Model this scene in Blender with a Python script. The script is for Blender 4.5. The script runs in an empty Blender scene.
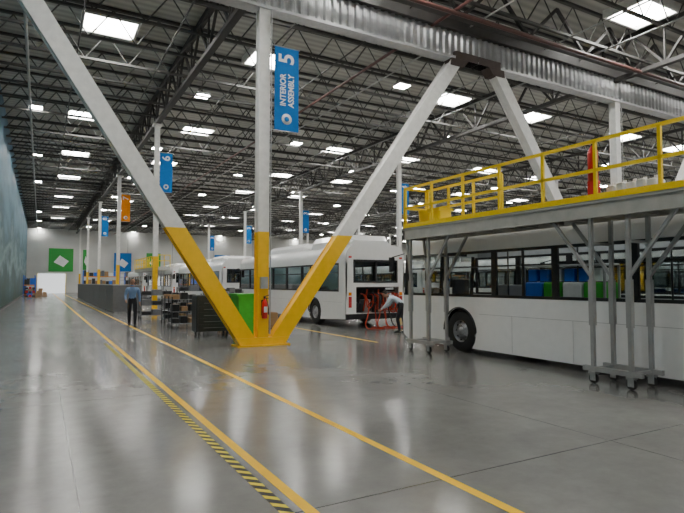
import bpy, math, random
from mathutils import Vector, Matrix
random.seed(7)
scene=bpy.context.scene
# ---------------------------------------------------------------- materials
MATS={}
def mat(name,col=(.5,.5,.5),rough=.5,metal=0.,emit=None,es=0.,var=.08,nscale=6.,spec=.5,coat=0.):
    if name in MATS: return MATS[name]
    m=bpy.data.materials.new(name); m.use_nodes=True
    nt=m.node_tree; b=nt.nodes['Principled BSDF']
    b.inputs['Roughness'].default_value=rough
    b.inputs['Metallic'].default_value=metal
    b.inputs['Specular IOR Level'].default_value=spec
    b.inputs['Coat Weight'].default_value=coat
    tc=nt.nodes.new('ShaderNodeTexCoord'); n=nt.nodes.new('ShaderNodeTexNoise')
    n.inputs['Scale'].default_value=nscale; n.inputs['Detail'].default_value=3
    nt.links.new(tc.outputs['Object'],n.inputs['Vector'])
    r=nt.nodes.new('ShaderNodeValToRGB')
    c0=[max(0,c*(1-var)) for c in col]; c1=[min(1,c*(1+var)) for c in col]
    r.color_ramp.elements[0].position=.3; r.color_ramp.elements[0].color=(*c0,1)
    r.color_ramp.elements[1].position=.7; r.color_ramp.elements[1].color=(*c1,1)
    nt.links.new(n.outputs['Fac'],r.inputs['Fac']); nt.links.new(r.outputs['Color'],b.inputs['Base Color'])
    if emit:
        b.inputs['Emission Color'].default_value=(*emit,1); b.inputs['Emission Strength'].default_value=es
    MATS[name]=m; return m
mat('white_paint',(.78,.775,.745),.45)
mat('yellow_paint',(.92,.53,.003),.4,var=.04)
mat('line_yellow',(.90,.52,.004),.45,var=.05,spec=.2)
mat('rail_yellow',(.95,.66,.004),.4,var=.04)
mat('bus_white',(.88,.88,.87),.25,coat=.4,var=.02)
mat('seam_grey',(.5,.5,.5),.5)
mat('black_trim',(.012,.012,.014),.35)
mat('rubber',(.02,.02,.02),.75)
mat('rim',(.45,.45,.46),.35,.8)
mat('galv',(.38,.385,.38),.4,.3)
mat('deck_grey',(.44,.435,.40),.5,.1)
mat('truss_dark',(.055,.054,.05),.55)
mat('girder_dark',(.036,.034,.032),.6)
mat('rib_metal',(.48,.485,.49),.38,.4)
mat('rust_plate',(.060,.042,.036),.7)
mat('banner_blue',(.010,.15,.46),.7,spec=.15)
mat('banner_orange',(.80,.25,.01),.7,spec=.15)
mat('banner_green',(.02,.30,.04),.6)
mat('sign_white',(.85,.85,.85),.6)
mat('red_paint',(.62,.015,.01),.35)
mat('orange_cable',(.50,.04,.012),.5)
mat('cabinet_black',(.025,.026,.028),.4)
mat('green_bin',(.04,.42,.03),.5)
mat('blue_bin',(.02,.14,.65),.5)
mat('cardboard',(.36,.22,.11),.8)
mat('partition_grey',(.17,.175,.18),.7)
mat('wood',(.30,.18,.09),.7)
mat('skylight',(.9,.95,1),.5,emit=(1,.985,.94),es=43)
mat('lamp_glow',(.95,.95,1),.5,emit=(1,.98,.93),es=120)
mat('bus_fill_glow',(.95,.95,1),.5,emit=(1,.98,.94),es=4)
mat('daylight_opening',(.9,.95,1),.5,emit=(.95,.98,1),es=1.0)
mat('lamp_house',(.5,.5,.5),.5,.5)
mat('tail_red',(.5,.01,.01),.3)
mat('interior_grey',(.42,.43,.44),.7)
mat('seat_blue',(.04,.10,.30),.7)
mat('skin',(.42,.23,.15),.6,var=.04)
mat('hair',(.02,.014,.01),.7)
mat('shirt_blue',(.17,.27,.46),.8)
mat('shirt_light',(.52,.60,.68),.8)
mat('trouser_dark',(.018,.019,.024),.85)
mat('shoe',(.012,.01,.01),.5)
mat('eye',(.8,.8,.8),.3); mat('lip',(.35,.12,.10),.6)
mat('concrete_wall',(.58,.585,.56),.8,nscale=.4,var=.06)
mat('door_white',(.74,.74,.72),.5)
mat('pipe_red',(.09,.035,.03),.5)

def glassmat():
    m=bpy.data.materials.new('bus_glass'); m.use_nodes=True; nt=m.node_tree
    nt.nodes.remove(nt.nodes['Principled BSDF']); o=nt.nodes['Material Output']
    t=nt.nodes.new('ShaderNodeBsdfTransparent'); t.inputs['Color'].default_value=(.62,.66,.66,1)
    g=nt.nodes.new('ShaderNodeBsdfGlossy'); g.inputs['Roughness'].default_value=.06
    f=nt.nodes.new('ShaderNodeFresnel'); f.inputs['IOR'].default_value=1.16
    x=nt.nodes.new('ShaderNodeMixShader')
    nt.links.new(f.outputs[0],x.inputs[0]); nt.links.new(t.outputs[0],x.inputs[1]); nt.links.new(g.outputs[0],x.inputs[2])
    nt.links.new(x.outputs[0],o.inputs['Surface']); MATS['bus_glass']=m
glassmat()

# ---------------------------------------------------------------- mesh builder
class MB:
    def __init__(s): s.v=[];s.f=[];s.m=[];s.s=[];s.names=[]
    def mi(s,n):
        if n not in s.names: s.names.append(n)
        return s.names.index(n)
    def add(s,vs,fs,m,smooth=False):
        o=len(s.v); s.v.extend([tuple(p) for p in vs]); i=s.mi(m)
        for f in fs: s.f.append([a+o for a in f]); s.m.append(i); s.s.append(smooth)
    def box(s,a,b,m):
        x0,y0,z0=a;x1,y1,z1=b
        vs=[(x0,y0,z0),(x1,y0,z0),(x1,y1,z0),(x0,y1,z0),(x0,y0,z1),(x1,y0,z1),(x1,y1,z1),(x0,y1,z1)]
        s.add(vs,[(0,3,2,1),(4,5,6,7),(0,1,5,4),(1,2,6,5),(2,3,7,6),(3,0,4,7)],m)
    def cbox(s,a,b,m,c=.02):   # box with chamfered vertical and top edges
        x0,y0,z0=a;x1,y1,z1=b
        def ring(i,z): return [(x0+c+i,y0+i,z),(x1-c-i,y0+i,z),(x1-i,y0+c+i,z),(x1-i,y1-c-i,z),(x1-c-i,y1-i,z),(x0+c+i,y1-i,z),(x0+i,y1-c-i,z),(x0+i,y0+c+i,z)]
        vs=ring(0,z0)+ring(0,z1-c)+ring(c,z1)
        fs=[tuple(range(7,-1,-1)),tuple(range(16,24))]
        for k in (0,8):
            for i in range(8): fs.append((k+i,k+(i+1)%8,k+8+(i+1)%8,k+8+i))
        s.add(vs,fs,m)
    def tube(s,p,q,r,m,n=8,r2=None,caps=True,rot=0.):
        p=Vector(p);q=Vector(q);d=(q-p).normalized(); r2=r if r2 is None else r2
        up=Vector((0,0,1)) if abs(d.z)<.95 else Vector((0,1,0))
        a=d.cross(up).normalized(); b=d.cross(a).normalized()
        vs=[]
        for c,rr in((p,r),(q,r2)):
            for i in range(n):
                t=2*math.pi*i/n+rot; vs.append(c+a*math.cos(t)*rr+b*math.sin(t)*rr)
        fs=[(i,(i+1)%n,n+(i+1)%n,n+i) for i in range(n)]
        s.add(vs,fs,m,n>5)
        if caps: s.add(vs,[tuple(range(n-1,-1,-1)),tuple(range(n,2*n))],m)
    def bar(s,p,q,w,h,m):  # rectangular bar
        p=Vector(p);q=Vector(q);d=(q-p).normalized()
        up=Vector((0,0,1)) if abs(d.z)<.95 else Vector((0,1,0))
        a=d.cross(up).normalized()*w/2; b=a.cross(d).normalized()*h/2
        vs=[c+x*a+y*b for c in(p,q) for x,y in((-1,-1),(1,-1),(1,1),(-1,1))]
        s.add(vs,[(0,1,2,3),(7,6,5,4),(0,4,5,1),(1,5,6,2),(2,6,7,3),(3,7,4,0)],m)
    def prism(s,poly,axis,a,b,m,smooth=False):
        def P(u,w,t):
            return {'x':(t,u,w),'y':(u,t,w),'z':(u,w,t)}[axis]
        n=len(poly); vs=[P(u,w,a) for u,w in poly]+[P(u,w,b) for u,w in poly]
        s.add(vs,[(i,(i+1)%n,n+(i+1)%n,n+i) for i in range(n)],m,smooth)
        s.add(vs,[tuple(range(n-1,-1,-1)),tuple(range(n,2*n))],m)
    def lathe(s,prof,c,axis,m,n=28):  # prof: (along axis, radius)
        vs=[]
        for t,r in prof:
            for i in range(n):
                a=2*math.pi*i/n; u=r*math.cos(a); w=r*math.sin(a)
                vs.append({'x':(c[0]+t,c[1]+u,c[2]+w),'y':(c[0]+u,c[1]+t,c[2]+w),'z':(c[0]+u,c[1]+w,c[2]+t)}[axis])
        fs=[]
        for k in range(len(prof)-1):
            for i in range(n): fs.append((k*n+i,k*n+(i+1)%n,(k+1)*n+(i+1)%n,(k+1)*n+i))
        s.add(vs,fs,m,True)
    def ball(s,c,r,m,n=14,k=9,fn=None):
        vs=[];fs=[]
        for j in range(k+1):
            ph=math.pi*j/k
            for i in range(n):
                t=2*math.pi*i/n; p=Vector((math.sin(ph)*math.cos(t),math.sin(ph)*math.sin(t),math.cos(ph)))
                q=Vector((p.x*r[0],p.y*r[1],p.z*r[2]))
                if fn: q=fn(q,p)
                vs.append(Vector(c)+q)
        for j in range(k):
            for i in range(n): fs.append((j*n+i,(j+1)*n+i,(j+1)*n+(i+1)%n,j*n+(i+1)%n))
        s.add(vs,fs,m,True)
    def obj(s,name,loc=(0,0,0),rz=0.,parent=None):
        me=bpy.data.meshes.new(name); me.from_pydata(s.v,[],s.f)
        for n in s.names: me.materials.append(MATS[n])
        me.polygons.foreach_set('material_index',s.m); me.polygons.foreach_set('use_smooth',s.s)
        me.update(); o=bpy.data.objects.new(name,me); scene.collection.objects.link(o)
        o.location=loc; o.rotation_euler=(0,0,rz)
        if parent: o.parent=parent
        return o
def inst(o,loc,name=None):
    n=bpy.data.objects.new(name or o.name.split('.')[0],o.data); scene.collection.objects.link(n); n.location=loc; n.rotation_euler=o.rotation_euler; return n

def text(body,size,loc,rot,m,parent=None,name='lettering',ext=.004,sx=1.):
    c=bpy.data.curves.new(name,'FONT'); c.body=body; c.size=size; c.extrude=ext; c.align_x='CENTER'; c.align_y='CENTER'; c.offset=size*.02
    c.materials.append(MATS[m]); o=bpy.data.objects.new(name,c); scene.collection.objects.link(o)
    o.location=loc; o.rotation_euler=rot; o.scale=(sx,1,1)
    if parent: o.parent=parent
    return o

XL,XR,YN,YF,ZR=-2.0,75.,-14.,100.,11.7
COLX=[5.12+15.3*i for i in range(5)]
COLY=[-1.74,28.74,43.98,59.22,74.46,89.7]
YV=13.5
# ---------------------------------------------------------------- room
def floor_mat():
    m=bpy.data.materials.new('polished_concrete'); m.use_nodes=True; nt=m.node_tree; N=nt.nodes; L=nt.links
    b=N['Principled BSDF']; g=N.new('ShaderNodeNewGeometry'); 
    n1=N.new('ShaderNodeTexNoise'); n1.inputs['Scale'].default_value=.35; n1.inputs['Detail'].default_value=8; n1.inputs['Roughness'].default_value=.65
    n2=N.new('ShaderNodeTexNoise'); n2.inputs['Scale'].default_value=3.5; n2.inputs['Detail'].default_value=9; n2.inputs['Roughness'].default_value=.75
    L.new(g.outputs['Position'],n1.inputs['Vector']); L.new(g.outputs['Position'],n2.inputs['Vector'])
    r1=N.new('ShaderNodeValToRGB'); r1.color_ramp.elements[0].position=.3; r1.color_ramp.elements[0].color=(.165,.163,.154,1)
    r1.color_ramp.elements[1].position=.7; r1.color_ramp.elements[1].color=(.245,.241,.228,1); L.new(n1.outputs['Fac'],r1.inputs['Fac'])
    r2=N.new('ShaderNodeValToRGB'); r2.color_ramp.elements[0].position=.3; r2.color_ramp.elements[0].color=(.80,.80,.80,1)
    r2.color_ramp.elements[1].position=.7; r2.color_ramp.elements[1].color=(1,1,1,1); L.new(n2.outputs['Fac'],r2.inputs['Fac'])
    mx=N.new('ShaderNodeMix'); mx.data_type='RGBA'; mx.blend_type='MULTIPLY'; mx.inputs[0].default_value=1
    L.new(r1.outputs[0],mx.inputs[6]); L.new(r2.outputs[0],mx.inputs[7])
    sp=N.new('ShaderNodeSeparateXYZ'); L.new(g.outputs['Position'],sp.inputs[0])
    def joint(out,off,per,w):
        a=N.new('ShaderNodeMath'); a.operation='SUBTRACT'; L.new(out,a.inputs[0]); a.inputs[1].default_value=off-200*per
        c=N.new('ShaderNodeMath'); c.operation='PINGPONG'; L.new(a.outputs[0],c.inputs[0]); c.inputs[1].default_value=per/2
        d=N.new('ShaderNodeMath'); d.operation='LESS_THAN'; L.new(c.outputs[0],d.inputs[0]); d.inputs[1].default_value=w; return d
    j1=joint(sp.outputs[0],.29,4.95,.007); j2=joint(sp.outputs[1],3.6,4.8,.007)
    mm=N.new('ShaderNodeMath'); mm.operation='MAXIMUM'; L.new(j1.outputs[0],mm.inputs[0]); L.new(j2.outputs[0],mm.inputs[1])
    mj=N.new('ShaderNodeMix'); mj.data_type='RGBA'; L.new(mm.outputs[0],mj.inputs[0]); L.new(mx.outputs[2],mj.inputs[6]); mj.inputs[7].default_value=(.035,.035,.035,1)
    L.new(mj.outputs[2],b.inputs['Base Color'])
    rr=N.new('ShaderNodeMapRange'); rr.inputs[1].default_value=.3; rr.inputs[2].default_value=.7; rr.inputs[3].default_value=.14; rr.inputs[4].default_value=.24
    L.new(n1.outputs['Fac'],rr.inputs[0]); L.new(rr.outputs[0],b.inputs['Roughness']); b.inputs['Specular IOR Level'].default_value=.42
    MATS['polished_concrete']=m
floor_mat()
def roof_mat():
    m=bpy.data.materials.new('roof_deck'); m.use_nodes=True; nt=m.node_tree; N=nt.nodes; L=nt.links; b=N['Principled BSDF']
    g=N.new('ShaderNodeNewGeometry'); w=N.new('ShaderNodeTexWave'); w.bands_direction='Y'; w.inputs['Scale'].default_value=.8; w.inputs['Distortion'].default_value=0
    L.new(g.outputs['Position'],w.inputs['Vector'])
    r=N.new('ShaderNodeValToRGB'); r.color_ramp.elements[0].color=(.34,.34,.31,1); r.color_ramp.elements[1].color=(.48,.48,.44,1)
    L.new(w.outputs['Fac'],r.inputs['Fac']); L.new(r.outputs[0],b.inputs['Base Color']); b.inputs['Roughness'].default_value=.6
    MATS['roof_deck']=m
roof_mat()
def mural_mat():
    m=bpy.data.materials.new('wall_mural'); m.use_nodes=True; nt=m.node_tree; N=nt.nodes; L=nt.links; b=N['Principled BSDF']
    g=N.new('ShaderNodeNewGeometry'); sp=N.new('ShaderNodeSeparateXYZ'); L.new(g.outputs['Position'],sp.inputs[0])
    mp=N.new('ShaderNodeMapping'); mp.inputs['Scale'].default_value=(1,.3,1); L.new(g.outputs['Position'],mp.inputs['Vector'])
    n=N.new('ShaderNodeTexNoise'); n.inputs['Scale'].default_value=.45; n.inputs['Detail'].default_value=7; n.inputs['Roughness'].default_value=.6; L.new(mp.outputs[0],n.inputs['Vector'])
    a=N.new('ShaderNodeMath'); a.operation='MULTIPLY_ADD'; L.new(n.outputs['Fac'],a.inputs[0]); a.inputs[1].default_value=11.; L.new(sp.outputs[2],a.inputs[2])
    mr=N.new('ShaderNodeMapRange'); mr.inputs[1].default_value=2; mr.inputs[2].default_value=19; L.new(a.outputs[0],mr.inputs[0])
    r=N.new('ShaderNodeValToRGB'); e=r.color_ramp.elements
    e[0].position=0; e[0].color=(.12,.15,.14,1); e[1].position=1; e[1].color=(.06,.12,.18,1)
    for p,c in((.2,(.03,.06,.05)),(.33,(.04,.09,.10)),(.42,(.20,.28,.30)),(.5,(.05,.11,.13)),(.68,(.14,.25,.32)),(.85,(.07,.15,.22))):
        x=e.new(p); x.color=(*c,1)
    L.new(mr.outputs[0],r.inputs['Fac']); L.new(r.outputs[0],b.inputs['Base Color']); b.inputs['Roughness'].default_value=.5; b.inputs['Specular IOR Level'].default_value=.25
    MATS['wall_mural']=m
mural_mat()
def hazard_mat():
    m=bpy.data.materials.new('hazard_tape'); m.use_nodes=True; nt=m.node_tree; N=nt.nodes; L=nt.links; b=N['Principled BSDF']
    g=N.new('ShaderNodeNewGeometry'); sp=N.new('ShaderNodeSeparateXYZ'); L.new(g.outputs['Position'],sp.inputs[0])
    a=N.new('ShaderNodeMath'); a.operation='ADD'; L.new(sp.outputs[0],a.inputs[0]); L.new(sp.outputs[1],a.inputs[1])
    c=N.new('ShaderNodeMath'); c.operation='ADD'; L.new(a.outputs[0],c.inputs[0]); c.inputs[1].default_value=100
    f=N.new('ShaderNodeMath'); f.operation='PINGPONG'; L.new(c.outputs[0],f.inputs[0]); f.inputs[1].default_value=.08
    d=N.new('ShaderNodeMath'); d.operation='LESS_THAN'; L.new(f.outputs[0],d.inputs[0]); d.inputs[1].default_value=.045
    x=N.new('ShaderNodeMix'); x.data_type='RGBA'; L.new(d.outputs[0],x.inputs[0]); x.inputs[6].default_value=(.75,.62,.03,1); x.inputs[7].default_value=(.012,.012,.012,1)
    L.new(x.outputs[2],b.inputs['Base Color']); b.inputs['Roughness'].default_value=.5; b.inputs['Specular IOR Level'].default_value=.2; MATS['hazard_tape']=m
hazard_mat()
def simple(name,parts):
    b=MB()
    for p in parts: b.box(*p)
    return b.obj(name)
simple('floor',[((XL-.2,YN-.2,-.2),(XR+.2,YF+.2,0),'polished_concrete')])
simple('ceiling',[((XL-.2,YN-.2,ZR),(XR+.2,YF+.2,ZR+.2),'roof_deck')])
simple('wall_left',[((XL-.2,YN,0),(XL,YF,ZR),'wall_mural')])
simple('wall_right',[((XR,YN,0),(XR+.2,YF,ZR),'concrete_wall')])
simple('wall_near',[((XL,YN-.2,0),(XR,YN,ZR),'concrete_wall')])
b=MB(); b.box((XL,YF,0),(XR,YF+.2,ZR),'concrete_wall')
x=XL+7.6
while x<XR: b.box((x-.03,YF-.02,0),(x+.03,YF,ZR),'partition_grey'); x+=7.6
b.obj('wall_far')
simple('baseboard_left',[((XL,YN,0),(XL+.03,YF,.15),'black_trim')])
# far wall doors, posters
for i,x in enumerate((1.6,14.,22.,33.,44.,55.)):
    b=MB(); dm='daylight_opening' if i==0 else 'door_white'
    b.box((x-2.0,YF-.12,0),(x+2.0,YF-.03,3.1),dm)
    for k in range(1,6): b.box((x-2.0,YF-.135,k*.52-.02),(x+2.0,YF-.12,k*.52+.02),'partition_grey')
    for sx in(-2.1,2.0): b.box((x+sx,YF-.16,0),(x+sx+.1,YF-.02,3.2),'rail_yellow')
    b.obj('door_%d'%(i+1))
def poster(x,z,w,h,m,name='wall_poster'):
    b=MB(); b.box((x-w/2,YF-.16,z-h/2),(x+w/2,YF-.1,z+h/2),m)
    b.prism([(x-w*.3,z-h*.1),(x+w*.1,z-h*.3),(x+w*.32,z-h*.05),(x-.05*w,z+h*.2)],'y',YF-.18,YF-.16,'sign_white'); return b.obj(name)
poster(2.9,5.4,3.6,3.8,'banner_green'); poster(12.4,5.2,2.8,3.2,'banner_blue'); poster(6.6,5.5,.9,3.4,'banner_green'); poster(17.5,5.4,2.4,3,'banner_green'); poster(30,5.4,3,3,'banner_blue')

# floor lines
b=MB(); 
b.box((1.70,YN+1,.0005),(1.79,98,.002),'line_yellow'); b.box((2.98,YN+1,.0005),(3.07,98,.002),'line_yellow')
b.box((8.15,12.6,.0005),(8.23,60,.002),'line_yellow')
b.obj('floor_marking_lines')
simple('hazard_tape_strip',[((1.54,-4,.0005),(1.63,16,.002),'hazard_tape')])

# ---------------------------------------------------------------- roof structure
b=MB()
y=YN+1.2; J=[]
while y<YF-1:
    J.append(y); zb,zt=10.45,11.58
    b.box((XL,y-.055,zb-.045),(XR,y+.055,zb+.045),'truss_dark'); b.box((XL,y-.06,zt),(XR,y+.06,zt+.1),'truss_dark')
    x=XL+.1; up=False; st=.8 if y<50 else 1.2
    while x<min(XR-1, 12+y*1.3+12):
        b.tube((x,y,zb if not up else zt),(x+st,y,zt if not up else zb),.026,'truss_dark',4,caps=False); x+=st; up=not up
    y+=2.1
b.obj('roof_joists')
b=MB()
for cx in COLX:
    zb,zt=9.95,11.5
    b.box((cx-.12,YN,zb-.08),(cx+.12,YF,zb+.08),'girder_dark'); b.box((cx-.12,YN,zt-.08),(cx+.12,YF,zt+.08),'girder_dark')
    y=YN; k=0
    while y<YF-1.3:
        b.bar((cx,y,zb),(cx,y+1.27,zt),.09,.09,'girder_dark') if k%2==0 else b.bar((cx,y,zt),(cx,y+1.27,zb),.09,.09,'girder_dark')
        if k%2==0: b.bar((cx,y,zb),(cx,y,zt),.07,.07,'girder_dark')
        y+=1.27;k+=1
b.obj('roof_girder_trusses')
b=MB()
for x in (1.0,3.9,7.2,9.9,12.4,16.,18,23.,27,31,38,42,48,56):   # sprinkler lines, conduit, bridging
    b.tube((x,YN,10.25),(x,YF,10.25),.03,'truss_dark' if int(x)%2 else 'galv',6,caps=False)
b.tube((10.9,YN,10.0),(10.9,YF,10.0),.055,'pipe_red',8); b.tube((-.6,YN,9.9),(-.6,YF,9.9),.05,'galv',8)
b.obj('ceiling_pipes')
# ribbed transfer beam
b=MB()
b.box((XL,YV-.02,9.12),(XR,YV+.02,10.0),'rib_metal')
b.box((XL,YV-.2,9.04),(XR,YV+.2,9.12),'rib_metal'); b.box((XL,YV-.22,10.0),(XR,YV+.22,10.35),'girder_dark')
x=XL+.1
while x<XR-.2:
    b.prism([(x,YV-.02),(x+.05,YV-.08),(x+.13,YV-.08),(x+.18,YV-.02)],'z',9.12,10.,'rib_metal'); x+=.26
b.obj('ribbed_transfer_beam')
# dark deep truss above beam
b=MB()
b.box((XL,YV-.9,10.0),(XR,YV-.7,10.2),'girder_dark')
b.tube((XL,YV-1.2,9.9),(XR,YV-1.2,9.9),.07,'pipe_red',8)
x=XL
k=0
while x<XR-2:
    b.bar((x,YV-.8,10.1 if k%2 else 11.5),(x+1.5,YV-.8,11.5 if k%2 else 10.1),.1,.1,'girder_dark'); x+=1.5;k+=1
b.obj('roof_cross_truss')

# skylights & lamps
b=MB(); SX=[2.1,8.6,18.9,25.2,34,40.3,49.3,55.6,64.5,70.6]; 
for i,x in enumerate(SX):
    for j in range(-2,8):
        y=10.7+11.43*j
        y=min(((J[k]+J[k+1])/2 for k in range(len(J)-1)),key=lambda t:abs(t-y))
        b.box((x-.9,y-.75,ZR-.12),(x+.9,y+.75,ZR-.001),'skylight')
        for a,c in(((x-1,y-.85),(x+1,y-.75)),((x-1,y+.75),(x+1,y+.85)),((x-1,y-.75),(x-.9,y+.75)),((x+.9,y-.75),(x+1,y+.75))):
            b.box((a[0],a[1],ZR-.3),(c[0],c[1],ZR-.001),'white_paint')
b.obj('skylights')
b=MB()
for i,x in enumerate((-.4,6.5,14.,21.6,29.5,37.,45,52.5,60,68)):
    for j in range(-1,9):
        y=8.+11.43*j+(5.7 if i%2 else 0)
        if abs(y-YV)<1.3: y+=2
        z=10.5
        b.box((x-.28,y-.25,z-.02),(x+.28,y+.25,z),'lamp_glow'); b.box((x-.31,y-.28,z),(x+.31,y+.28,z+.12),'lamp_house')
        b.tube((x,y,z+.12),(x,y,ZR-.005),.012,'truss_dark',5)
b.obj('high_bay_lamps')

# ---------------------------------------------------------------- columns
def column(b,w=.25,h=10.):
    b.box((-w/2,-w/2,.03),(w/2,w/2,3.0),'yellow_paint'); b.box((-w/2,-w/2,3.0),(w/2,w/2,h),'white_paint')
    b.box((-w,-w,0),(w,w,.03),'yellow_paint'); b.box((-w*.9,-w*.9,h-.1),(w*.9,w*.9,h),'white_paint')
    for sx in(-1,1):
        for sy in(-1,1): b.tube((sx*w*.8,sy*w*.8,.03),(sx*w*.8,sy*w*.8,.07),.02,'galv',6)
b=MB(); column(b,.24,9.87); c0=b.obj('steel_column',(COLX[0],COLY[0],0))
for cx in COLX:
    for cy in COLY:
        if (cx,cy)!=(COLX[0],COLY[0]): inst(c0,(cx,cy,0))
# V columns
def vcol(cx,name='v_shaped_column',lt=6.74):
    b=MB()
    for z0,z1,m in((.04,3.0,'yellow_paint'),(3.0,9.04,'white_paint')):
        b.box((-.15,-.15,z0),(.15,-.125,z1),m); b.box((-.15,.125,z0),(.15,.15,z1),m); b.box((-.12,-.125,z0),(.12,.125,z1),m)
    b.tube((.17,-.2,.3),(.17,-.2,9.0),.018,'galv',8)
    for s in(-1,1):
        tp=lt if s<0 else 6.76
        p0=Vector((s*.36,0,.04)); p1=Vector((s*tp,0,9.04)); d=(p1-p0); t=(3.0-.04)/d.z; pm=p0+d*t
        for a,c,m in((p0,pm,'yellow_paint'),(pm,p1,'white_paint')):
            for yy in((-.17,-.145),(.145,.17)):
                vs=[(a.x-.25,a.z),(a.x+.25,a.z),(c.x+.25,c.z),(c.x-.25,c.z)]
                b.prism(vs,'y',yy[0],yy[1],m)
            b.prism([(a.x-.21,a.z),(a.x+.21,a.z),(c.x+.21,c.z),(c.x-.21,c.z)],'y',-.145,.145,m)
    b.prism([(-.62,.04),(.62,.04),(.74,.22),(.5,.22),(.16,.22),(-.16,.22),(-.5,.22),(-.74,.22)],'y',-.19,.19,'yellow_paint')
    b.box((-.72,-.28,0),(.72,.28,.04),'yellow_paint')
    for s in(-1,1):  # bolted cap plates at the beam
        x0=s*((lt if s<0 else 6.76)+.08)
        b.prism([(x0-.36,9.04),(x0-s*.12-.28,8.8),(x0-s*.12+.28,8.8),(x0+.36,9.04)],'y',-.2,.2,'rust_plate')
        b.box((min(x0-.2*s,s*7.64),-.205,9.04),(max(x0-.2*s,s*7.64),.205,9.3),'rust_plate')
    return b.obj(name,(cx,YV,0))
for i,cx in enumerate(COLX): vcol(cx,lt=6.2 if i==0 else 6.74)

# banners
def banner(cx,y,m,num,lines=None,name='hanging_banner',dz=0,k=1.,dx=.24):
    b=MB(); b.box((0,-.012,5.8),(.71,.012,8.1),m); b.tube((-.2,0,8.12),(.75,0,8.12),.018,'galv',8); b.tube((-.2,0,5.78),(.75,0,5.78),.018,'galv',8)
    b.lathe([(-.016,.001),(-.016,.15),(-.012,.15)],(.355,0,6.12),'y','sign_white',20)
    b.lathe([(-.020,.001),(-.020,.07),(-.016,.07)],(.355,0,6.12),'y',m,16)
    o=b.obj(name,(cx+dx,y,dz)); o.scale=(k,1,k)
    text(num,.62,(.36,-.016,7.80),(math.pi/2,math.radians(-90),0),'sign_white',o,'number')
    if lines:
        for i,l in enumerate(lines): text(l,.235,(.25+.24*i,-.016,6.92),(math.pi/2,math.radians(-90),0),'sign_white',o,'lettering',sx=.86)
    return o
banner(COLX[0],YV-.1,'banner_blue','5',['INTERIOR','ASSEMBLY'],dx=.3)
banner(COLX[0],COLY[1],'banner_blue','6',dz=1.2,k=.89,dx=.16); banner(COLX[0],COLY[2],'banner_orange','7',dz=1.2,k=.89,dx=.16); banner(COLX[0],COLY[3],'banner_blue','8',dz=1.2,k=.89,dx=.16)
for i in(1,2,3,4): banner(COLX[1],COLY[i],'banner_blue',str(4) if i==1 else str(3),dz=1.0,k=.89,dx=.16 )

# fire extinguisher on V column
b=MB(); c=(0,-.25,0)
b.lathe([(0.72,.0),(.72,.06),(.74,.075),(1.12,.075),(1.18,.05),(1.21,.022),(1.26,.022)],c,'z','red_paint',16)
b.tube((0,-.25,1.24),(0,-.25,1.30),.03,'black_trim',8); b.bar((0,-.25,1.29),(.11,-.27,1.33),.02,.02,'black_trim'); b.bar((0,-.25,1.26),(.10,-.27,1.24),.02,.015,'black_trim')
b.tube((.04,-.25,1.26),(.10,-.28,1.0),.012,'black_trim',6); b.tube((.10,-.28,1.0),(.09,-.28,.82),.016,'black_trim',6)
b.box((-.06,-.19,.8),(.06,-.155,1.2),'black_trim'); b.box((-.045,-.33,.88),(.045,-.322,1.03),'sign_white')
b.obj('fire_extinguisher',(COLX[0],YV,0))
simple('electrical_box',[((COLX[0]-.1,YV-.23,1.5),(COLX[0]+.1,YV-.152,1.8),'galv')])

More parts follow.
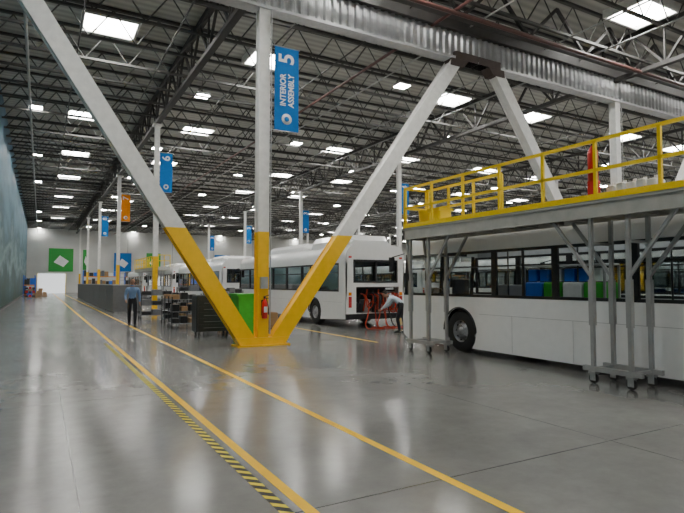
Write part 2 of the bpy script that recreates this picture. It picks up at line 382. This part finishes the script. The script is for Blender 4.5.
# ---------------------------------------------------------------- bus
def bus(x,y,L=12.,skirt=.22,rear_open=False,seats=True,fair=True,ph=.30,bins=False):
    b=MB(); W=2.55; zs=1.32; zt=2.38
    wy=[2.55,L-2.25]; R=.56
    for side in(0,1):
        xo=0 if side==0 else W-.05; xa,xb=xo,xo+.05
        p=[(0.02,skirt+.1)]
        for c in wy:
            zc=.5; dz=skirt-zc; half=math.sqrt(R*R-dz*dz)
            p.append((c-half,skirt))
            A0=math.pi+math.asin(-dz/R) ; A1=-math.asin(-dz/R)
            for i in range(1,14):
                a=A0+(A1-A0)*i/14; p.append((c+R*math.cos(a),zc+R*math.sin(a)))
            p.append((c+half,skirt))
        p+=[(L-.25,skirt),(L-.02,skirt+.12),(L,zs),(0,zs)]
        b.prism(p,'x',xa,xb,'bus_white')
        for c in wy:
            for i in range(14):
                a=math.pi*i/14;a2=math.pi*(i+1)/14; xx=xa-.005 if side==0 else xb+.005
                b.tube((xx,c+R*math.cos(a),.5+R*math.sin(a)),(xx,c+R*math.cos(a2),.5+R*math.sin(a2)),.018,'black_trim',5,caps=False)
        xx=(xa-.006,xa+.001) if side==0 else (xb-.001,xb+.006)
        b.box((xx[0],.3,.93),(xx[1],wy[0]-R-.1,.94),'seam_grey')
        b.box((xx[0],wy[0]+R+.1,.93),(xx[1],wy[1]-R-.1,.94),'seam_grey')
        for k in range(5):
            yy=wy[0]+R+.5+k*1.5
            if yy<wy[1]-R-.1: b.box((xx[0],yy,skirt+.02),(xx[1],yy+.006,.93),'seam_grey')
        b.box((xa,0,zs),(xb,.55,zt),'bus_white')
        n=7; ya=.55; yb=L-.15; wd=(yb-ya)/n
        xg=(xa+xb)/2
        for k in range(n):
            y0=ya+k*wd;y1=y0+wd
            b.box((xa-.004,y0,zs),(xb+.004,y0+.07,zt),'black_trim'); b.box((xa-.004,y1-.07,zs),(xb+.004,y1,zt),'black_trim')
            b.box((xa-.004,y0+.07,zs),(xb+.004,y1-.07,zs+.06),'black_trim'); b.box((xa-.004,y0+.07,zt-.06),(xb+.004,y1-.07,zt),'black_trim')
            b.box((xa+.002,y0+.07,zt-.38),(xb-.002,y1-.07,zt-.35),'black_trim')
            if k==1 or k==4: b.box((xa+.002,(y0+y1)/2-.02,zs+.06),(xb-.002,(y0+y1)/2+.02,zt-.06),'black_trim')
            b.add([(xg,y0+.07,zs+.06),(xg,y1-.07,zs+.06),(xg,y1-.07,zt-.06),(xg,y0+.07,zt-.06)],[(0,1,2,3)],'bus_glass')
    out=[(0,zt)];inn=[]
    rz=2.62; rr=.42
    for i in range(9):
        a=math.pi-math.pi/2*i/8; out.append((rr+rr*math.cos(a),rz+rr*math.sin(a)))
    out+= [(W-u,z) for u,z in reversed(out)]
    inn=[(.05+(u)*(W-.1)/W, z-.0 if z<=zt+.001 else z-.06) for u,z in out]
    n=len(out)
    vs=[(u,yy,z) for yy in(0.0,L-.25) for u,z in out]; b.add(vs,[(i,i+1,n+i+1,n+i) for i in range(n-1)],'bus_white',True)
    vs=[(u,yy,z) for yy in(0.0,L-.25) for u,z in inn]; b.add(vs,[(n+i,n+i+1,i+1,i) for i in range(n-1)],'interior_grey',True)
    f0=[(u,L-.25,z) for u,z in out]; f1=[(W/2+(u-W/2)*.95,L-.06,zt+(z-zt)*.72) for u,z in out]
    b.add(f0+f1,[(i,i+1,n+i+1,n+i) for i in range(n-1)]+[tuple(range(n,2*n))],'bus_white',True)
    b.box((.3,L-.07,2.42),(W-.3,L-.045,2.68),'black_trim')
    b.prism([(L-.06,skirt+.1),(L+.05,skirt+.15),(L+.08,.7),(L+.04,1.05),(L-.05,1.05)],'x',.03,W-.03,'bus_white')
    b.add([(.1,L+.02,1.05),(W-.1,L+.02,1.05),(W-.14,L-.08,2.4),(.14,L-.08,2.4)],[(0,1,2,3)],'bus_glass')
    for xx in(.03,W-.13,W/2-.02): b.bar((xx+.05,L+.01,1.05),(xx+.05,L-.09,2.42),.08,.06,'black_trim')
    b.box((.05,L+.04,.35),(W-.05,L+.12,.6),'black_trim')
    for xx in(.35,W-.35): b.lathe([(0,.0),(0,.09),(-.03,.1)],(xx,L+.09,.82),'y','sign_white',14)
    for s,xx in((-1,0),(1,W)):
        b.tube((xx,L-.05,2.45),(xx+s*.25,L+.2,2.35),.015,'black_trim',6); b.box((xx+s*.25-.07,L+.17,1.95),(xx+s*.25+.07,L+.25,2.35),'black_trim')
    zo=.55;z1=1.5
    if rear_open:
        b.box((0,0,skirt+.1),(.42,.05,z1),'bus_white'); b.box((W-.25,0,skirt+.1),(W,.05,z1),'bus_white')
        b.box((.42,0,skirt+.1),(W-.25,.05,zo),'bus_white')
        b.box((.42,.9,.4),(W-.25,.95,z1),'cabinet_black'); b.box((.42,.05,z1-.03),(W-.25,.9,z1),'cabinet_black'); b.box((.42,.05,zo-.04),(W-.25,.9,zo),'cabinet_black')
        for k in range(4): b.cbox((.55+k*.42,.35,zo),(.88+k*.42,.8,zo+.35+.12*(k%3)),'galv' if k%2 else 'cabinet_black')
        for k in range(5): b.tube((.6+k*.3,.3,zo+.05),(.8+k*.25,.25,z1-.1),.03,'orange_cable' if k%2 else 'cabinet_black',8)
    else:
        b.box((.05,0,skirt+.1),(W-.05,.05,z1),'bus_white'); b.box((.35,-.012,.6),(W-.35,0,1.3),'partition_grey')
        for k in range(6): b.box((.4,-.02,.66+k*.1),(W-.4,-.012,.70+k*.1),'black_trim')
    b.box((0,0,z1),(W,.05,z1+.15),'bus_white')
    b.box((0,0,z1+.15),(.3,.05,2.5),'bus_white'); b.box((W-.3,0,z1+.15),(W,.05,2.5),'bus_white')
    b.box((.3,-.01,z1+.15),(W-.3,.06,z1+.22),'black_trim'); b.box((.3,-.01,2.43),(W-.3,.06,2.5),'black_trim')
    for xx in(.3,W/2-.03,W-.37): b.box((xx,-.01,z1+.2),(xx+.07,.06,2.45),'black_trim')
    b.add([(.35,.02,z1+.2),(W-.35,.02,z1+.2),(W-.35,.02,2.45),(.35,.02,2.45)],[(0,1,2,3)],'bus_glass')
    b.add([(u,.0,max(z,2.5)) for u,z in out],[tuple(range(n-1,-1,-1))],'bus_white')
    b.box((-.03,-.09,.32),(W+.03,.0,.52),'black_trim')
    for xx in(.1,W-.22):
        b.box((xx,-.02,.75),(xx+.12,0,1.15),'tail_red'); b.box((xx,-.02,1.18),(xx+.12,0,1.3),'banner_orange'); b.box((xx,-.02,2.55),(xx+.12,-.0,2.62),'tail_red')
    b.box((.05,.05,.40),(W-.05,L-.1,.46),'interior_grey')
    b.box((.5,.9,.25),(W-.5,L-1,.40),'cabinet_black')
    for c in wy: b.tube((.3,c,.5),(W-.3,c,.5),.09,'cabinet_black',8)
    for c in wy:
        for s,xx in((1,.03),(-1,W-.03)):
            P=[(0,.26),(0,.30),(.0,.44),(.03,.485),(.06,.5),(.24,.5),(.27,.485),(.3,.44),(.3,.26)]
            b.lathe([(s*t,r) for t,r in P],(xx,c,.5),'x','rubber',32)
            b.lathe([(s*.03,.27),(s*.02,.29),(s*.06,.28),(s*.09,.22),(s*.05,.17),(s*.03,.16),(s*.03,.10),(s*-.01,.09),(s*-.01,.001)],(xx,c,.5),'x','rim',28)
            for k in range(10):
                a=2*math.pi*k/10; b.tube((xx+s*.04,c+.135*math.cos(a),.5+.135*math.sin(a)),(xx-s*.0,c+.135*math.cos(a),.5+.135*math.sin(a)),.014,'galv',6)
                b.tube((xx+s*.085,c+.22*math.cos(a),.5+.22*math.sin(a)),(xx+s*.07,c+.22*math.cos(a),.5+.22*math.sin(a)),.022,'black_trim',8)
            b.box((min(xx,xx+s*.42),c-R,1.04),(max(xx,xx+s*.42),c+R,1.08),'cabinet_black')
            b.box((xx+s*.42-.01,c-R,.4),(xx+s*.42+.01,c+R,1.08),'cabinet_black')
            for e in(-R-.01,R-.01): b.box((min(xx,xx+s*.42),c+e,.45),(max(xx,xx+s*.42),c+e+.02,1.08),'cabinet_black')
    if seats:
        for k in range(9):
            yy=1.2+k*.95
            if yy>L-3.2 or bins: break
            for xx in(.18,W-1.03):
                b.cbox((xx,yy,.80),(xx+.85,yy+.42,.90),'seat_blue'); b.cbox((xx,yy-.06,.85),(xx+.85,yy+.02,1.48),'seat_blue'); b.box((xx+.3,yy+.1,.46),(xx+.5,yy+.3,.80),'galv')
        for k in range(5): b.tube((.95,1.5+k*1.9,.46),(.95,1.5+k*1.9,2.9),.018,'cabinet_black',8)
        if bins:
            for s in(.45,W-.6): b.box((s,.6,2.86),(s+.15,L-1,2.9),'bus_fill_glow')  # added glowing strips, brighten the bus interior so its contents show
            for k,m in enumerate(('green_bin','sign_white','green_bin','blue_bin')):
                b.cbox((.9,6.6+k*.5,.46),(1.4,7.05+k*.5,1.66),m)
            for k in range(6): b.cbox((1.0,6.7+k*.32,1.68),(1.3,6.95+k*.32,1.95),'blue_bin' if k%3 else 'sign_white')
            b.cbox((.9,6.55,2.0),(1.4,8.6,2.04),'galv'); 
            for xx,yy in((.9,6.56),(1.36,6.56),(.9,8.56),(1.36,8.56)): b.box((xx,yy,.46),(xx+.04,yy+.04,2.0),'galv')
            b.cbox((1.4,4.2,.46),(2.1,5.2,1.6),'cabinet_black'); b.cbox((1.3,9.4,.46),(1.9,9.9,1.6),'partition_grey')
        b.cbox((.35,L-1.6,.85),(.85,L-1.15,.95),'cabinet_black'); b.cbox((.35,L-1.7,.9),(.85,L-1.58,1.75),'cabinet_black'); b.lathe([(0,.2),(.02,.22),(.04,.2)],(.6,L-.75,1.3),'y','black_trim',18)
    if fair:
        def pod(y0,y1,h,ins):
            pr=[(ins,2.98),(ins+.04,3.04+h*.5),(ins+.2,3.04+h),(W-ins-.2,3.04+h),(W-ins-.04,3.04+h*.5),(W-ins,2.98)]
            q=[(W/2+(u-W/2)*.86,2.98+(z-2.98)*.55) for u,z in pr]; m=len(pr)
            vs=[(u,y0,z) for u,z in q]+[(u,y0+.35,z) for u,z in pr]+[(u,y1-.35,z) for u,z in pr]+[(u,y1,z) for u,z in q]
            fs=[tuple(range(m-1,-1,-1)),tuple(range(3*m,4*m))]
            for k in range(3): fs+=[(k*m+i,k*m+i+1,(k+1)*m+i+1,(k+1)*m+i) for i in range(m-1)]
            b.add(vs,fs,'bus_white')
        pod(.35,3.6,ph,.22); pod(4.0,8.6,ph*.75,.32)
        for k in range(3): b.lathe([(0,.22),(.04,.22),(.05,.18),(.05,0)],(W/2,.95+k*.8,3.03+ph),'z','partition_grey',16)
    b.cbox((.9,L-2.4,3.0),(1.6,L-1.8,3.14),'bus_white')
    return b
bus(0,0,12.,.13,seats=True,fair=False,bins=True).obj('electric_bus',(8.74,0.1,0))
bus(0,0,12.,.24,rear_open=True,ph=.42).obj('electric_bus',(9.6,16.8,0))
bb=bus(0,0,12.,.24).obj('electric_bus',(9.6,32.,0))
for p in((9.8,47,0),(9.8,62,0),(15.4,.6,0),(16.,32,0),(24,16,0),(24,31,0),(16,48,0),(30,2,0),(24,48,0),(36,18,0),(27,64,0)): inst(bb,p)

# ---------------------------------------------------------------- platform
def platform(y0,y1,towers,name='access_platform',x0=7.92,x1=8.68,zb=2.72,zt=2.98):
    b=MB()
    b.box((x0,y0,zb),(x0+.06,y1,zt),'deck_grey'); b.box((x1-.06,y0,zb),(x1,y1,zt),'deck_grey')
    b.box((x0,y0,zb),(x1,y0+.06,zt),'deck_grey'); b.box((x0,y1-.06,zb),(x1,y1,zt),'deck_grey'); b.box((x0,y0,zt),(x1,y1,zt+.03),'galv')
    for zz in(zb,zt-.02): b.box((x0-.03,y0,zz),(x0,y1,zz+.02),'deck_grey')
    y=y0+.5
    while y<y1: b.box((x0+.06,y-.025,zb+.02),(x1-.06,y+.025,zt),'deck_grey'); y+=.6
    b.box((x0-.012,y0,zt+.03),(x0+.0,y1,zt+.13),'rail_yellow')
    def rail(ax,ay,bx,by,step=1.05):
        Ln=math.hypot(bx-ax,by-ay); n=max(1,round(Ln/step))
        for i in range(n+1):
            t=i/n; px=ax+(bx-ax)*t;py=ay+(by-ay)*t; b.bar((px,py,zt),(px,py,zt+1.02),.05,.05,'rail_yellow')
        for h in(1.02,.53): b.bar((ax,ay,zt+h),(bx,by,zt+h),.05,.055,'rail_yellow')
    rail(x0+.04,y0,x0+.04,y1); rail(x0+.04,y1-.03,x1,y1-.03,.6); rail(x0+.04,y0+.03,x1,y0+.03,.6)
    rail(x1-.04,y1-2.6,x1-.04,y1,.8)
    for ty0,ty1 in towers:
        for px in(x0+.06,x1-.17):
            for py in(ty0,ty1):
                b.bar((px,py,.2),(px,py,zb),.06,.06,'galv'); b.bar((px,py,.95),(px,py,1.7),.085,.085,'galv')
                b.box((px-.06,py-.06,.16),(px+.06,py+.06,.2),'galv')
                for s in(-.035,.03): b.box((px+s,py-.05,.05),(px+s+.006,py+.05,.17),'galv')
                b.lathe([(-.03,.02),(-.03,.065),(-.022,.08),(.022,.08),(.03,.065),(.03,.02)],(px,py,.081),'x','rubber',18); b.tube((px-.05,py,.08),(px+.05,py,.08),.012,'galv',8)
            b.bar((px,ty0-.18,.24),(px,ty1+.18,.24),.07,.08,'galv')
            b.bar((px,ty1,1.75),(px,ty1+.75,zb+.02) if ty1+.75<y1 else (px,ty1+.15,zb+.02),.05,.05,'galv'); b.bar((px,ty0,1.75),(px,ty0-.75,zb+.02),.05,.05,'galv')
        for py in(ty0,ty1): 
            for zz in(.24,2.3): b.bar((x0+.06,py,zz),(x1-.17,py,zz),.04,.05,'galv')
    return b.obj(name)
platform(.3,10.95,[(5.1,5.75),(10.05,10.75),(.9,1.5)])
platform(47,60,[(49,49.8),(56,56.8)],x0=8.6,x1=9.6)
# things on the deck
b=MB(); b.cbox((8.06,9.75,3.015),(8.46,10.15,3.4),'rail_yellow',.04); b.box((8.04,9.73,3.34),(8.48,10.17,3.4),'rail_yellow'); b.obj('yellow_storage_bin')
b=MB(); b.lathe([(0,.0),(0,.17),(.35,.19),(.36,.2),(.4,.2),(.41,.18),(.41,0)],(8.25,10.45,3.015),'z','rail_yellow',20); b.obj('yellow_bucket')
b=MB(); b.lathe([(0,.0),(0,.085),(.5,.085),(.56,.05),(.6,.025),(.64,.025)],(8.08,5.75,3.36),'z','red_paint',16); b.tube((8.08,5.75,3.96),(8.08,5.75,4.08),.03,'black_trim'); b.bar((8.08,5.75,4.06),(8.08,5.62,4.1),.02,.02,'black_trim'); b.tube((8.06,5.7,4.02),(8.04,5.62,3.56),.012,'black_trim',6); b.box((8.02,5.68,3.015),(8.16,5.82,3.36),'red_paint'); b.obj('deck_fire_extinguisher')
b=MB()
for k in range(5): b.cbox((8.14,4.75+k*.17,3.015),(8.44,4.89+k*.17,3.26+.02*(k%2)),'sign_white',.02); b.tube((8.29,4.82+k*.17,3.25),(8.29,4.82+k*.17,3.32),.03,'sign_white',8)
b.obj('white_canisters')

# ---------------------------------------------------------------- orange cables
def cable(name,splines,r,m):
    c=bpy.data.curves.new(name,'CURVE'); c.dimensions='3D'; c.bevel_depth=r; c.bevel_resolution=2
    for pts in splines:
        s=c.splines.new('BEZIER'); s.bezier_points.add(len(pts)-1)
        for bp,p in zip(s.bezier_points,pts): bp.co=p; bp.handle_left_type='AUTO'; bp.handle_right_type='AUTO'
    c.materials.append(MATS[m]); o=bpy.data.objects.new(name,c); scene.collection.objects.link(o); return o
sp=[];sp2=[]
for k in range(16):
    x0=10.2+random.random()*1.35
    y0=16.62-random.random()*.08
    if k%3==0:   # cable drooping out of the bay and onto the floor
        x1=x0+random.uniform(-.25,.25)
        pts=[(x0,16.95,1.0+random.uniform(-.2,.3)),(x0,y0,.95),(x0+(x1-x0)*.4,y0-.1,.5),(x1,y0-.22,.06),(x1+.2,y0-.5,.03),(x1+.55,y0-.55,.03),(x1+.6,y0-.2,.03),(x1+.25,y0-.15,.05)]
    else:        # loops hanging in the opening
        x1=x0+random.uniform(.2,.55); zl=random.uniform(.45,.8)
        pts=[(x0,16.95,1.25),(x0+.02,y0+.02,1.15+random.random()*.1),((x0+x1)/2,y0,zl),(min(x1,11.75),y0+.02,1.1+random.random()*.15),(min(x1,11.75)+.03,16.95,1.25)]
    (sp2 if k%4==1 else sp).append(pts)
cable('orange_power_cables',sp,.02,'orange_cable'); cable('black_cables',sp2,.024,'black_trim')

# ---------------------------------------------------------------- clutter
def cabinet(loc,w,d,h,name='tool_cabinet',m='cabinet_black'):
    b=MB(); b.cbox((-w/2,-d/2,.14),(w/2,d/2,h),m,.02); n=5
    for k in range(n):
        z0=.2+k*(h-.3)/n; b.box((-w/2+.04,-d/2-.015,z0),(w/2-.04,-d/2,z0+(h-.3)/n-.03),m); b.tube((-w*.3,-d/2-.035,z0+.06),(w*.3,-d/2-.035,z0+.06),.008,'partition_grey',6)
    for sx in(-1,1):
        for sy in(-1,1): b.lathe([(-.02,0),(-.02,.07),(.02,.07),(.02,0)],(sx*(w/2-.1),sy*(d/2-.1),.07),'x','rubber',14)
    b.box((-w/2,-d/2,h),(w/2,d/2,h+.02),'partition_grey'); return b.obj(name,loc)
cabinet((4.75,16.9,0),1.1,.6,1.25)
def cart(loc,cols,name='parts_cart',w=.9,d=.6,h=1.1):
    b=MB()
    for sx in(-1,1):
        for sy in(-1,1):
            b.bar((sx*w/2,sy*d/2,.12),(sx*w/2,sy*d/2,h),.035,.035,'cabinet_black'); b.lathe([(-.02,0),(-.02,.06),(.02,.06),(.02,0)],(sx*w/2,sy*d/2,.06),'x','rubber',12)
    for k in range(3):
        z=.16+k*(h-.2)/2.2; b.box((-w/2,-d/2,z),(w/2,d/2,z+.03),'partition_grey')
        for j in range(3): b.cbox((-w/2+.04+j*w/3,-d/2+.05,z+.03),(-w/2+w/3-.02+j*w/3,d/2-.1,z+.2+.07*((j+k)%2)),cols[(j+k)%len(cols)],.015)
    return b.obj(name,loc)
cart((4.6,20.2,0),['cabinet_black','cabinet_black','cardboard'],h=1.15); cart((5.9,19.6,0),['cabinet_black','partition_grey'],w=1.2,h=1.2)
cart((4.9,23,0),['cabinet_black','cabinet_black','cardboard']); cart((6.6,22.5,0),['cabinet_black','partition_grey'],h=1.2,w=1.3); cart((6.4,26,0),['cabinet_black','partition_grey'],w=1.4,h=1.4); cart((7.6,24,0),['cabinet_black','partition_grey'],w=1.,h=1.3)
cart((4.7,26.,0),['cabinet_black','partition_grey'],w=1.4,h=1.2)
b=MB(); b.prism([(-.28,.12),(.28,.12),(.36,1.3),(-.36,1.3)],'y',-.35,.35,'green_bin'); b.box((-.4,-.39,1.27),(.4,.39,1.33),'green_bin')
for sx in(-1,1): 
    for sy in(-1,1): b.lathe([(-.02,0),(-.02,.06),(.02,.06),(.02,0)],(sx*.22,sy*.26,.06),'x','rubber',12)
b.obj('green_waste_bin',(5.3,15.2,0))
def pallet(loc,m='cardboard'):
    b=MB()
    for k in range(5): b.box((-.6+k*.255,-.5,.1),(-.6+k*.255+.18,.5,.125),'wood'); 
    for k in(-.45,0,.45): b.box((-.6,k-.05,0),(.6,k+.05,.1),'wood')
    b.cbox((-.5,-.42,.125),(.05,.4,.7),m); b.cbox((.08,-.4,.125),(.52,.4,.55),'cardboard'); b.cbox((-.4,-.3,.7),(.1,.3,1.0),'cardboard')
    return b.obj('loaded_pallet',loc)
pallet((5.9,17.6,0),'cabinet_black'); pallet((7.2,19,0)); pallet((7.,29,0)); pallet((14.4,17.6,0))
# partitions
b=MB()
for y0 in range(32,64,4):
    b.box((3.5,y0,.05),(3.56,y0+3.9,1.5),'partition_grey'); b.box((3.56,y0,.05),(5.0,y0+.06,1.5),'partition_grey'); b.box((3.49,y0,1.5),(3.57,y0+3.9,1.54),'galv'); b.box((3.56,y0-.01,1.5),(5,y0+.07,1.54),'galv')
    b.box((3.5,y0,0),(3.56,y0+.3,.05),'black_trim'); b.box((4.7,y0,0),(5.,y0+.06,.05),'black_trim'); b.box((3.7,y0+1,.72),(4.5,y0+3,.76),'sign_white'); b.box((3.8,y0+1.1,0),(3.85,y0+1.15,.72),'galv'); b.box((4.4,y0+2.8,0),(4.45,y0+2.85,.72),'galv')
b.obj('cubicle_partitions')
def rack(loc,w,d,h,rz=0):
    b=MB()
    for sx in(-1,1):
        for sy in(-1,1): b.bar((sx*w/2,sy*d/2,0),(sx*w/2,sy*d/2,h),.08,.08,'blue_bin')
    z=.2
    while z<h-.3:
        for sy in(-1,1): b.box((-w/2,sy*d/2-.03,z-.1),(w/2,sy*d/2+.03,z),'banner_orange')
        b.box((-w/2,-d/2,z),(w/2,d/2,z+.02),'galv')
        x=-w/2+.1
        while x<w/2-.5:
            ww=random.uniform(.35,.7); b.cbox((x,-d/2+.1,z+.02),(x+ww,d/2-.1,z+random.uniform(.4,.9)),random.choice(['cardboard','cabinet_black','blue_bin','cabinet_black','partition_grey','sign_white','partition_grey'])); x+=ww+.08
        z+=1.2
    return b.obj('storage_rack',loc,rz)
rack((-1.2,80,0),1.2,6,2.6); rack((-1.2,92,0),1.2,6,2.4); rack((8,88,0),5,1,3.5); rack((14,90,0),5,1,3.2); rack((20,91,0),6,1,3.4)
rack((31,62,0),6,1,3.5); rack((38,58,0),6,1,3.); rack((44,52,0),6,1,3.); rack((45,30,0),6,1,3.4); rack((40,10,0),1,6,3.4)
pallet((.2,75,0)); pallet((-.8,70,0),'blue_bin')
cart((-.9,64,0),['cabinet_black','red_paint']); 

# ---------------------------------------------------------------- people
def skinmesh(verts,edges,rads,roots,sub=2):
    me=bpy.data.meshes.new('tmp'); me.from_pydata([tuple(v) for v in verts],edges,[]); o=bpy.data.objects.new('tmp',me); scene.collection.objects.link(o)
    md=o.modifiers.new('s','SKIN'); md.branch_smoothing=.6; md.use_smooth_shade=True
    sk=me.skin_vertices[0].data
    for i,r in enumerate(rads): sk[i].radius=(r if isinstance(r,tuple) else (r,r)); sk[i].use_root=(i in roots)
    m2=o.modifiers.new('b','SUBSURF'); m2.levels=sub
    dg=bpy.context.evaluated_depsgraph_get(); dg.update(); ev=o.evaluated_get(dg); r=bpy.data.meshes.new_from_object(ev)
    V=[v.co.copy() for v in r.vertices]; F=[tuple(p.vertices) for p in r.polygons]
    bpy.data.objects.remove(o); bpy.data.meshes.remove(me); bpy.data.meshes.remove(r); return V,F
def person(name,loc,rz,J,shirt,head_dir=(0,-1,0),scale=1.):
    names=list(J.keys())
    R=dict(pel=.135,sp=.13,ch=.145,nb=.075,nk=.055,shL=.075,shR=.075,elL=.05,elR=.05,wrL=.032,wrR=.032,haL=(.036,.02),haR=(.036,.02),hpL=.10,hpR=.10,knL=.066,knR=.066,anL=.048,anR=.048,toL=.035,toR=.035)
    E=[('pel','sp'),('sp','ch'),('ch','nb'),('nb','nk'),('ch','shL'),('ch','shR'),('shL','elL'),('shR','elR'),('elL','wrL'),('elR','wrR'),('wrL','haL'),('wrR','haR'),('pel','hpL'),('pel','hpR'),('hpL','knL'),('hpR','knR'),('knL','anL'),('knR','anR'),('anL','toL'),('anR','toR')]
    lab={}
    for e in E:
        k=e[1][:2]
        lab[e]={'sp':shirt,'ch':shirt,'nb':shirt,'nk':'skin','sh':shirt,'el':shirt,'wr':shirt,'ha':'skin','hp':'trouser_dark','kn':'trouser_dark','an':'trouser_dark','to':'shoe'}[k]
    names=[n for n in names if n in R]; idx={n:i for i,n in enumerate(names)}
    V,F=skinmesh([J[n] for n in names],[(idx[a],idx[c]) for a,c in E],[R[n] for n in names],[idx['pel']])
    b=MB(); 
    def near(p):
        best=None
        for e in E:
            a=J[e[0]];c=J[e[1]];d=c-a;t=max(0,min(1,(p-a).dot(d)/d.length_squared)); q=(p-(a+d*t)).length-(.03 if e[1][:2] in('hp',) else 0)
            if best is None or q<best[0]: best=(q,e)
        return lab[best[1]]
    b.v.extend([tuple(v) for v in V])
    for f in F:
        c=sum((V[i] for i in f),Vector())/len(f); b.f.append(list(f)); b.m.append(b.mi(near(c))); b.s.append(True)
    vs=[];es=[];rs=[];roots=[]
    for s,w,h in((1,'wrL','haL'),(-1,'wrR','haR')):
        d=(J[h]-J[w]).normalized(); fw=Vector(head_dir); l=(fw-d*fw.dot(d)).normalized(); n=d.cross(l).normalized()*s
        base=J[w]
        for k,(o_,ln) in enumerate(((.030,.072),(.010,.082),(-.010,.076),(-.029,.06))):
            i=len(vs); roots.append(i); p=base+d*.075+l*o_
            vs+= [p,p+d*ln*.5+l*o_*.2,p+d*ln*.8-n*ln*.25,p+d*ln*1.0-n*ln*.55]; es+=[(i,i+1),(i+1,i+2),(i+2,i+3)]; rs+=[.010,.009,.008,.007]
        i=len(vs); roots.append(i); p=base+d*.03+l*.025
        vs+=[p,p+d*.03+l*.025,p+d*.06+l*.035-n*.01]; es+=[(i,i+1),(i+1,i+2)]; rs+=[.012,.010,.008]
    V,F=skinmesh(vs,es,rs,roots,1); b.add(V,F,'skin',True)
    hc=J['head']; hd=Vector(head_dir).normalized(); upv=(hc-J['nk']).normalized(); upv=(upv-hd*upv.dot(hd)).normalized(); rt=hd.cross(upv).normalized()
    M=Matrix((rt,hd,upv)).transposed()
    hb=MB()
    def hf(q,p):
        if p.z<-.1 : q=Vector((q.x*(1+.28*p.z),q.y*(1+.12*p.z),q.z))
        return q
    hb.ball((0,0,0),(.077,.096,.118),'skin',24,16,hf)
    hb.ball((0,.092,-.015),(.013,.022,.022),'skin',10,6); hb.ball((0,.084,-.055),(.024,.012,.008),'lip',10,6)
    for s in(-1,1):
        hb.ball((s*.03,.082,.012),(.014,.009,.009),'eye',8,6); hb.ball((s*.03,.090,.012),(.006,.004,.006),'hair',8,5); hb.ball((s*.03,.086,.033),(.02,.008,.005),'hair',8,5); hb.ball((s*.078,-.005,-.005),(.012,.02,.03),'skin',8,6)
    def cap(q,p):
        if p.y>.2 and p.z<.5: q=q*.90
        if p.z<-.25: q=q*.86
        return q
    hb.ball((0,-.012,.014),(.083,.098,.118),'hair',20,14,cap)
    for fi,mi_,sm in zip(hb.f,hb.m,hb.s): b.f.append([a+len(b.v) for a in fi]); b.m.append(b.mi(hb.names[mi_])); b.s.append(sm)
    b.v.extend([tuple(M@Vector(v)+hc) for v in hb.v])
    b.tube(J['nk']-upv*.03,hc-upv*.05-hd*.01,.052,'skin',14)
    b.tube(J['nb']+upv*.02,J['nb']+upv*.065,.075,shirt,14,.064)
    for s in('L','R'):
        a=J['an'+s];t=J['to'+s]; dd=(t-a); dd.z=0; dd.normalize(); base=Vector((a.x,a.y,a.z-.05)); 
        b.bar(base-dd*.06,base+dd*.19,.09,.05,'shoe')
    o=b.obj(name,loc,rz); o.scale=(scale,)*3; return o
V3=Vector
walk=dict(pel=V3((0,0,.96)),sp=V3((0,-.005,1.10)),ch=V3((0,-.005,1.30)),nb=V3((0,0,1.46)),nk=V3((0,-.01,1.53)),head=V3((0,-.025,1.645)),
 shL=V3((.18,0,1.41)),shR=V3((-.18,0,1.41)),elL=V3((.235,.05,1.13)),elR=V3((-.235,.0,1.13)),wrL=V3((.25,-.03,.90)),wrR=V3((-.22,-.17,.97)),haL=V3((.25,-.07,.82)),haR=V3((-.2,-.24,.94)),
 hpL=V3((.09,0,.90)),hpR=V3((-.09,0,.90)),knL=V3((.10,-.12,.50)),knR=V3((-.10,-.03,.49)),anL=V3((.10,-.20,.085)),anR=V3((-.10,.20,.12)),toL=V3((.11,-.36,.05)),toR=V3((-.11,.06,.05)))
person('walking_man',(3.02,21.4,0),math.radians(-8),walk,'shirt_blue',scale=1.03)
bend=dict(pel=V3((0,.12,.90)),sp=V3((0,.02,1.02)),ch=V3((0,-.16,1.15)),nb=V3((0,-.31,1.22)),nk=V3((0,-.37,1.24)),head=V3((0,-.48,1.27)),
 shL=V3((.18,-.26,1.17)),shR=V3((-.18,-.26,1.17)),elL=V3((.21,-.40,.92)),elR=V3((-.21,-.38,.92)),wrL=V3((.14,-.58,.78)),wrR=V3((-.14,-.58,.80)),haL=V3((.12,-.66,.75)),haR=V3((-.12,-.66,.77)),
 hpL=V3((.09,.10,.86)),hpR=V3((-.09,.10,.86)),knL=V3((.11,-.04,.47)),knR=V3((-.11,.10,.46)),anL=V3((.11,.04,.085)),anR=V3((-.12,.22,.085)),toL=V3((.12,-.12,.05)),toR=V3((-.13,.06,.05)))
person('bending_worker',(10.3,14.5,0),math.radians(-140),bend,'shirt_light',head_dir=(0,-.8,-.6))

# ---------------------------------------------------------------- camera, world
cam=bpy.data.cameras.new('camera'); co=bpy.data.objects.new('camera',cam); scene.collection.objects.link(co)
co.location=(0,0,1.65); co.rotation_euler=(math.radians(92.8),0,math.radians(-29.3)); cam.sensor_width=36; cam.lens=537/684*36; cam.clip_end=400
scene.camera=co
w=bpy.data.worlds.new('world'); scene.world=w; w.use_nodes=True; w.node_tree.nodes['Background'].inputs[0].default_value=(.7,.8,.9,1); w.node_tree.nodes['Background'].inputs[1].default_value=.5
